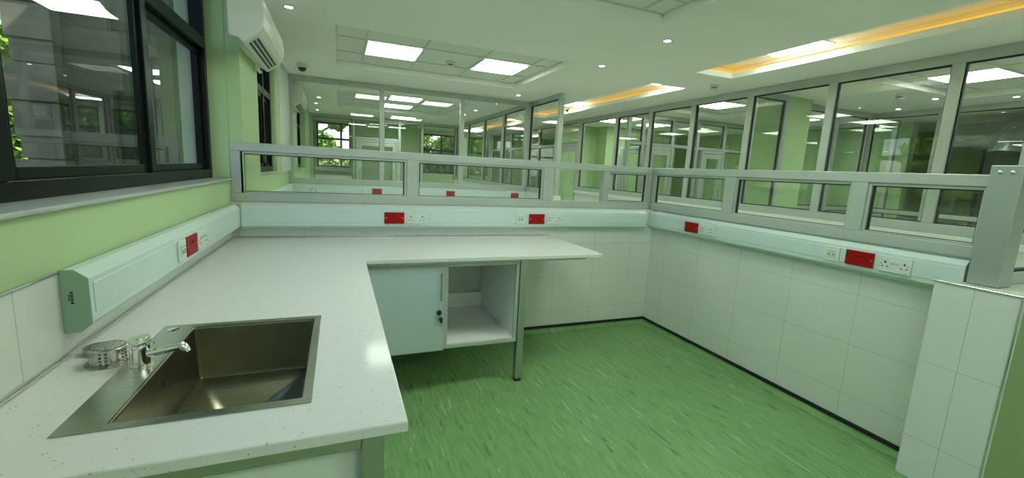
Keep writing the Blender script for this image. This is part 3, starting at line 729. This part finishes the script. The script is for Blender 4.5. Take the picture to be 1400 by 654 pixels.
# ------------------------------------------------------------------ air conditioners
def aircon(label, loc):
    a = thing('air_conditioner', label, 'air conditioner', (0, 0, 0), 'white split air conditioners on the left wall')
    L = .98
    pr = [(.004, .03), (.05, .022), (.075, .0), (.165, .065), (.188, .10), (.198, .16), (.190, .25), (.165, .315), (.06, .33), (.004, .33)]
    f = lambda u, v, t: (u, t, v)
    MB().prism(pr, f, .035, L-.035).build('casing', ACW, a, .006, 3)
    for y0, y1 in ((0, .0345), (L-.0345, L)):
        MB().prism([(u, v) for u, v in pr], f, y0, y1).build('end_cover', ACW, a, .010, 3)
    box('mounting_plate', ACW, a, 0, .0038, .02, L-.02, .04, .31)
    v = MB()
    d = Vector((.09, .065)).normalized(); nrm = Vector((d.y, -d.x))
    p0 = Vector((.075, 0)) + d*.016
    # three dark outlet slots on the slanted underside
    for k in range(3):
        s = p0 + d*(.008+.026*k)+nrm*.0006; e_ = s + d*.014
        q0, q1 = s+nrm*.0012, e_+nrm*.0012
        v.prism([(s.x, s.y), (e_.x, e_.y), (q1.x, q1.y), (q0.x, q0.y)], f, .09, L-.09)
    v.build('air_outlet', ACD, a)
    fl = MB()
    for k in range(2):
        s = p0 + d*(.025+.026*k)+nrm*.002; e_ = s + d*.006; q0, q1 = s+nrm*.004, e_+nrm*.004
        fl.prism([(s.x, s.y), (e_.x, e_.y), (q1.x, q1.y), (q0.x, q0.y)], f, .085, L-.085)
    fl.build('louvre', ACW, a)
    MB().tube([(.02, L-.16, .03), (.03, L-.16, -.005), (.03, L-.05, -.012)], .012, 8).build('pipe', ACW, a, smooth=True)
    a.location = loc; return a
ac1 = aircon('white split air conditioner on the green column between the windows', (.0805, 3.12, 2.12))
ac2 = dup(ac1, (.002, 7.19, 2.20), 0, 'white air conditioner beyond the tall glass partition on the left wall', 'white split air conditioners on the left wall')

# ------------------------------------------------------------------ ceiling fittings
pl = thing('ceiling_light', 'x', 'ceiling light', (0, 0, 0))
hw = .292
f = MB(); ring(f, (-hw+.012, hw-.012, -hw+.012, hw-.012), .012, -.010, .0); f.build('light_frame', GRID, pl)
box('diffuser', PANEL, pl, -hw+.0125, hw-.0125, -hw+.0125, hw-.0125, -.006, -.002)
GL = 'square ceiling light panels'
zp = ZR-.0005
panels = [((1.255, 1.8, zp), 'light panel in the coffer right over the sink counter, left one'), ((2.53, 1.8, zp), 'light panel in the coffer over the bay floor, right one'),
          ((1.255, 5.275, zp), 'left light panel in the ceiling coffer of the second bay'), ((2.527, 5.30, zp), 'right light panel in the ceiling coffer of the second bay'),
          ((1.87, 8.75, zp), 'light panel beyond the tall partition, nearest in its coffer'), ((1.87, 9.95, zp), 'light panel beyond the tall partition, deeper in its coffer'),
          ((1.255, -1.28, zp), 'light panel in the coffer behind the sink, left one'), ((2.53, -1.28, zp), 'light panel in the coffer behind the sink, right one'),
          ((7.01, 2.70, zp), 'light panel in the first room behind the glass wall'), ((6.555, 5.67, zp), 'light panel in the second room behind the glass wall'),
          ((4.70, 3.16, ZT-.0005), 'light panel in the near corridor trough'), ((4.70, 4.98, ZT-.0005), 'light panel at the near end of the second corridor trough'),
          ((4.70, 7.6, ZT-.0005), 'light panel further along the second corridor trough'), ((4.70, .2, ZT-.0005), 'light panel at the near start of the first corridor trough'),
          ((4.6, 13.6, ZC-.0005), 'light panel near the wide end window'), ((7.3, 8.2, ZC-.0005), 'light panel in the third room behind the glass wall'),
          ((4.70, 10.8, ZT-.0005), 'light panel in the last corridor trough'), ((10.2, 1.2, ZC-.0005), 'light panel beside the silver duct'), ((2.2, 11.6, ZC-.0005), 'light panel before the distant glazed door'),
          ((7.01, 1.4, zp), 'added out-of-view light panel brightening the first room, nearer the rear wall'), ((6.2, 1.3, zp), 'added out-of-view light panel brightening the first room, close behind the glass wall'), ((7.01, -1.2, ZC-.0005), 'added out-of-view light panel at the rear end of the first room'),  # first-room panels here are added to brighten what shows through the glass
          ((8.4, 5.67, ZC-.0005), 'added light panel brightening the second room from deep behind the glass wall'), ((6.2, 8.2, ZC-.0005), 'light panel in the third room right behind the glass wall')]  # the deep second-room panel is added to brighten the back rooms
for i, (loc, lb) in enumerate(panels):
    if i == 0: pl.location = loc; pl['label'] = lb; pl['group'] = GL
    else: dup(pl, loc, 0, lb, GL)
dl = thing('downlight', 'x', 'downlight', (0, 0, 0))
MB().lathe(0, 0, [(.030, -.0005), (.048, -.0005), (.048, -.004), (.040, -.008), (.030, -.0055)], 28).build('bezel', SOCK, dl, smooth=True)
MB().lathe(0, 0, [(0, -.004), (.0295, -.004), (.0295, -.0005)], 24).build('lens', DOWN, dl, smooth=True)
GDn = 'small round ceiling downlights'
dls = [(.325, 4.065, 'downlight beside the air conditioner'), (3.347, 3.228, 'downlight above the back right corner of the low screens'), (3.372, 4.289, 'downlight just past the screen corner'),
       (3.33, 6.60, 'downlight next to the corner of the tall partition'), (.325, 2.3, 'downlight over the window side of the sink counter'), (3.35, 1.5, 'downlight over the near end of the right half wall'),
       (5.874, 2.73, 'downlight just inside the glass wall, nearest one'), (5.885, 3.909, 'downlight just inside the glass wall by the short partition'), (8.317, 4.04, 'downlight at the far corner of the first room'),
       (7.774, 3.364, 'downlight in the middle of the first room'), (8.224, 2.797, 'downlight near the back partition of the first room'), (.335, 9.28, 'downlight beyond the tall partition, first along the left wall'),
       (.24, 10.25, 'downlight beyond the tall partition, second along the left wall'), (.214, 11.53, 'downlight beyond the tall partition, third along the left wall'), (3.3, 9.73, 'downlight beyond the tall partition by the corridor, further one'), (3.3, 8.84, 'downlight beyond the tall partition by the corridor, nearer one')]
for i, (x, y, lb) in enumerate(dls):
    loc = (x, y, ZC-.0003)
    if i == 0: dl.location = loc; dl['label'] = lb; dl['group'] = GDn
    else: dup(dl, loc, 0, lb, GDn)
cc = thing('security_camera', 'white dome security camera with a black eye on the ceiling', 'camera', (.262, 6.27, ZC))
MB().lathe(.262, 6.27, [(0, ZC-.0005), (.062, ZC-.0005), (.066, ZC-.02), (.060, ZC-.045), (.05, ZC-.05), (0, ZC-.05)], 28).build('housing', SOCK, cc, smooth=True)
MB().lathe(.262, 6.27, [(.048, ZC-.0505), (.043, ZC-.072), (.028, ZC-.088), (0, ZC-.094)], 28).build('dome', KNOB, cc, smooth=True)
sd = thing('smoke_detector', 'white smoke detector between the two panels of the second bay coffer', 'smoke detector', (1.93, 5.36, ZR), 'smoke detectors')
zs = ZR-.005
MB().lathe(1.93, 5.36, [(0, zs), (.052, zs), (.054, zs-.012), (.048, zs-.03), (0, zs-.03)], 28).build('detector_base', SOCK, sd, smooth=True)
MB().lathe(1.93, 5.36, [(.034, zs-.0305), (.034, zs-.042), (0, zs-.042)], 24).build('chamber', ACD, sd, smooth=True)
MB().lathe(1.93, 5.36, [(0, zs-.0425), (.042, zs-.0425), (.040, zs-.052), (.022, zs-.058), (0, zs-.058)], 28).build('detector_cap', SOCK, sd, smooth=True)
sd2 = dup(sd, (7.19, 3.45, ZC+.0), 0, 'white smoke detector in the first room behind the glass wall', 'smoke detectors')
sd2.location = (7.19, 3.45, ZC+.004)
sd3 = dup(sd, (5.05, 4.33, ZC+.004), 0, 'white smoke detector between the two corridor troughs', 'smoke detectors')

cc['group'] = 'dome security cameras'
cc2 = dup(cc, (4.62, 7.35, ZC), 0, 'small dome security camera by the far trough, beside the tall free post', 'dome security cameras'); cc2.scale = (.6, .6, .6)
# ------------------------------------------------------------------ outside
struct(box('ground_outside', GROUND, None, -60, 60, -40, 80, -.7, -.5))
t = thing('stone_pier', 'rusticated grey stone pier of the neighbouring wing, outside the near window', 'stone pier', (-3.1, 8.0, -.5))
b = MB(); z = -.5; k = 0
while z < 6.4:
    h = (.50, .30, .46)[k % 3]; o_ = (.05, 0, .03)[k % 3]
    b.box(-3.30-o_, -2.86+o_*.5, 7.95-o_, 8.16, z+.02, z+h); b.box(-3.27, -2.87, 7.99, 8.15, z-.001, z+.0195); z += h; k += 1
b.build('stone_block', STONE, t, .012)
WR = [(-2.35, -1.85, .7, 2.3), (-1.45, -.95, .7, 2.3), (-2.35, -1.85, 3.1, 4.7)]
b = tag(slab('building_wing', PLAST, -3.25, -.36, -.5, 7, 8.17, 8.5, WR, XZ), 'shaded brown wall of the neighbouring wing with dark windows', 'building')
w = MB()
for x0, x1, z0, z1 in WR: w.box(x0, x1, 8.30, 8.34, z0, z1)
w.build('window', WINF, b)
struct(box('wall_left_reveal', EXTG, None, -.2495, -.18, 3.4105, 3.4285, 1.302, 2.555))
t = thing('drain_pipe', 'dark drain pipe running up the outside wall next to the near window', 'pipe', (-.275, 3.462, -.5))
MB().tube([(-.275, 3.462, -.5), (-.275, 3.462, 2.88)], .021, 14).build('pipe_body', WINF, t, smooth=True)
for z in (.6, 1.75): MB().tube([(-.275, 3.462, z), (-.275, 3.462, z+.05)], .0245, 14).build('bracket', WINF, t, smooth=True)
struct(box('wall_left_upper', EXTG, None, -.34, -.3005, Y0, YE, 2.9, 6.5))
def tree(label, loc, h, r, m, n, seed, name='tree', ls=.16):
    rnd = random.Random(seed)
    t = thing(name, label, 'tree', loc, 'trees outside the windows')
    x, y, z = loc
    tb = MB().tube([(x, y, z), (x+.1, y, z+h*.3), (x-.05, y+.1, z+h*.6), (x, y, z+h*.85)], [.16, .13, .09, .03], 10)
    for k in range(7):
        a = rnd.uniform(0, 6.28); zz = z+h*rnd.uniform(.3, .65)
        tb.tube([(x, y, zz), (x+r*.5*math.cos(a), y+r*.5*math.sin(a), zz+h*.12), (x+r*.85*math.cos(a), y+r*.85*math.sin(a), zz+h*.2)], [.05, .035, .012], 6)
    tb.build('trunk', BARK, t, smooth=True)
    b = MB(); bm = b.bm
    cl = []
    for k in range(26):
        a = rnd.uniform(0, 6.28); q_ = r*math.sqrt(rnd.random())*.8
        cl.append((x+q_*math.cos(a), y+q_*math.sin(a), z+h*rnd.uniform(.22, .95), r*rnd.uniform(.22, .42)))
    for k in range(n):
        cx_, cy_, cz_, cr_ = rnd.choice(cl)
        v = Vector((rnd.gauss(0, 1), rnd.gauss(0, 1), rnd.gauss(0, .8))).normalized()*cr_*rnd.uniform(.6, 1.05)
        p = Vector((cx_, cy_, cz_))+v
        u = Vector((rnd.gauss(0, 1), rnd.gauss(0, 1), rnd.gauss(0, .6))).normalized(); w_ = u.orthogonal().normalized()
        w_ = (Matrix.Rotation(rnd.uniform(0, 6.28), 3, u) @ w_); s_ = ls*rnd.uniform(.7, 1.5)*1.35
        q4 = [p-u*s_, p+w_*s_*.42+u*s_*.05, p+u*s_, p-w_*s_*.42+u*s_*.05]
        bm.faces.new([bm.verts.new(c_) for c_ in q4])
    b.build('foliage', m, t)
    return t
tree('bright green leafy tree left of the stone pier', (-7.0, 13.2, -.5), 4.6, 2.3, LEAF, 15000, 1, ls=.085)
tree('tall dark green tree standing behind the bright one', (-12.5, 19, -.5), 10, 3.6, LEAFD, 4200, 2, ls=.3)
tree('leafy green tree outside the small end window', (-.6, 20.5, -.5), 6.0, 2.2, LEAF, 9000, 3, ls=.10)
tree('yellow green tree outside the small end window, right side', (3.4, 27.0, -.5), 6.5, 2.6, LEAF, 8000, 4, ls=.13)
tree('yellow green tree outside the wide end window', (6.9, 22.0, -.5), 4.8, 2.2, LEAF, 8000, 5, ls=.11)
tree('dark green tree outside the wide end window, behind', (10.6, 30, -.5), 9.5, 3.4, LEAFD, 4000, 6, ls=.3)
tree('low dark shrub tree below the end windows', (4.9, 17.0, -.5), 2.6, 1.5, LEAFD, 6000, 8, ls=.09)
tree('dark leafy tree beyond the left side windows', (-15.5, 5.0, -.5), 8.5, 3.0, LEAFD, 3800, 9, ls=.25)
tree('bright tree beyond the left side windows', (-8.0, 1.0, -.5), 6.5, 2.6, LEAF, 3800, 10, ls=.22)

tree('round bright tree beyond the second left window', (-10.2, 8.0, -.5), 6.5, 2.3, LEAF, 7000, 12, ls=.14)

# ------------------------------------------------------------------ light
w = bpy.data.worlds.new('sky'); S.world = w; w.use_nodes = True; t = w.node_tree
sky = t.nodes.new('ShaderNodeTexSky'); sky.sky_type = 'NISHITA'; sky.sun_disc = False; sky.sun_elevation = R(48); sky.sun_rotation = R(100)
bg = t.nodes['Background']; t.links.new(sky.outputs[0], bg.inputs[0]); bg.inputs[1].default_value = .42
sd_ = bpy.data.lights.new('sun', 'SUN'); sd_.energy = 8.5; sd_.angle = R(.6); sd_.color = (1, .97, .9)
so = bpy.data.objects.new('sun', sd_); C.objects.link(so)
so.rotation_euler = Vector((-.62, .22, -.75)).to_track_quat('-Z', 'Y').to_euler(); so.location = (20, -5, 25)

# ------------------------------------------------------------------ camera
yaw, pitch, roll, fpx = .3839, -.1569, .0521, 589.916
fwd = Vector((math.sin(yaw)*math.cos(pitch), math.cos(yaw)*math.cos(pitch), math.sin(pitch)))
right = Vector((math.cos(yaw), -math.sin(yaw), 0)); up = right.cross(fwd)
r2 = right*math.cos(roll)+up*math.sin(roll); u2 = -right*math.sin(roll)+up*math.cos(roll)
M = Matrix((r2, u2, -fwd)).transposed().to_4x4(); M.translation = Vector((.6823, 0, 1.4461))
cd = bpy.data.cameras.new('camera'); cd.sensor_width = 36; cd.lens = 36*fpx/1400; cd.clip_start = .02; cd.clip_end = 300
co = bpy.data.objects.new('camera', cd); C.objects.link(co); co.matrix_world = M
S.camera = co
S.view_settings.view_transform = 'Standard'; S.view_settings.look = 'None'; S.view_settings.gamma = 1
S.view_settings.use_curve_mapping = False; S.view_settings.exposure = -0.05
cy = S.cycles
cy.max_bounces = 12; cy.diffuse_bounces = 8; cy.glossy_bounces = 5; cy.transmission_bounces = 6; cy.transparent_max_bounces = 40
cy.use_denoising = True; cy.sample_clamp_indirect = 8
cy.caustics_reflective = False; cy.caustics_refractive = False
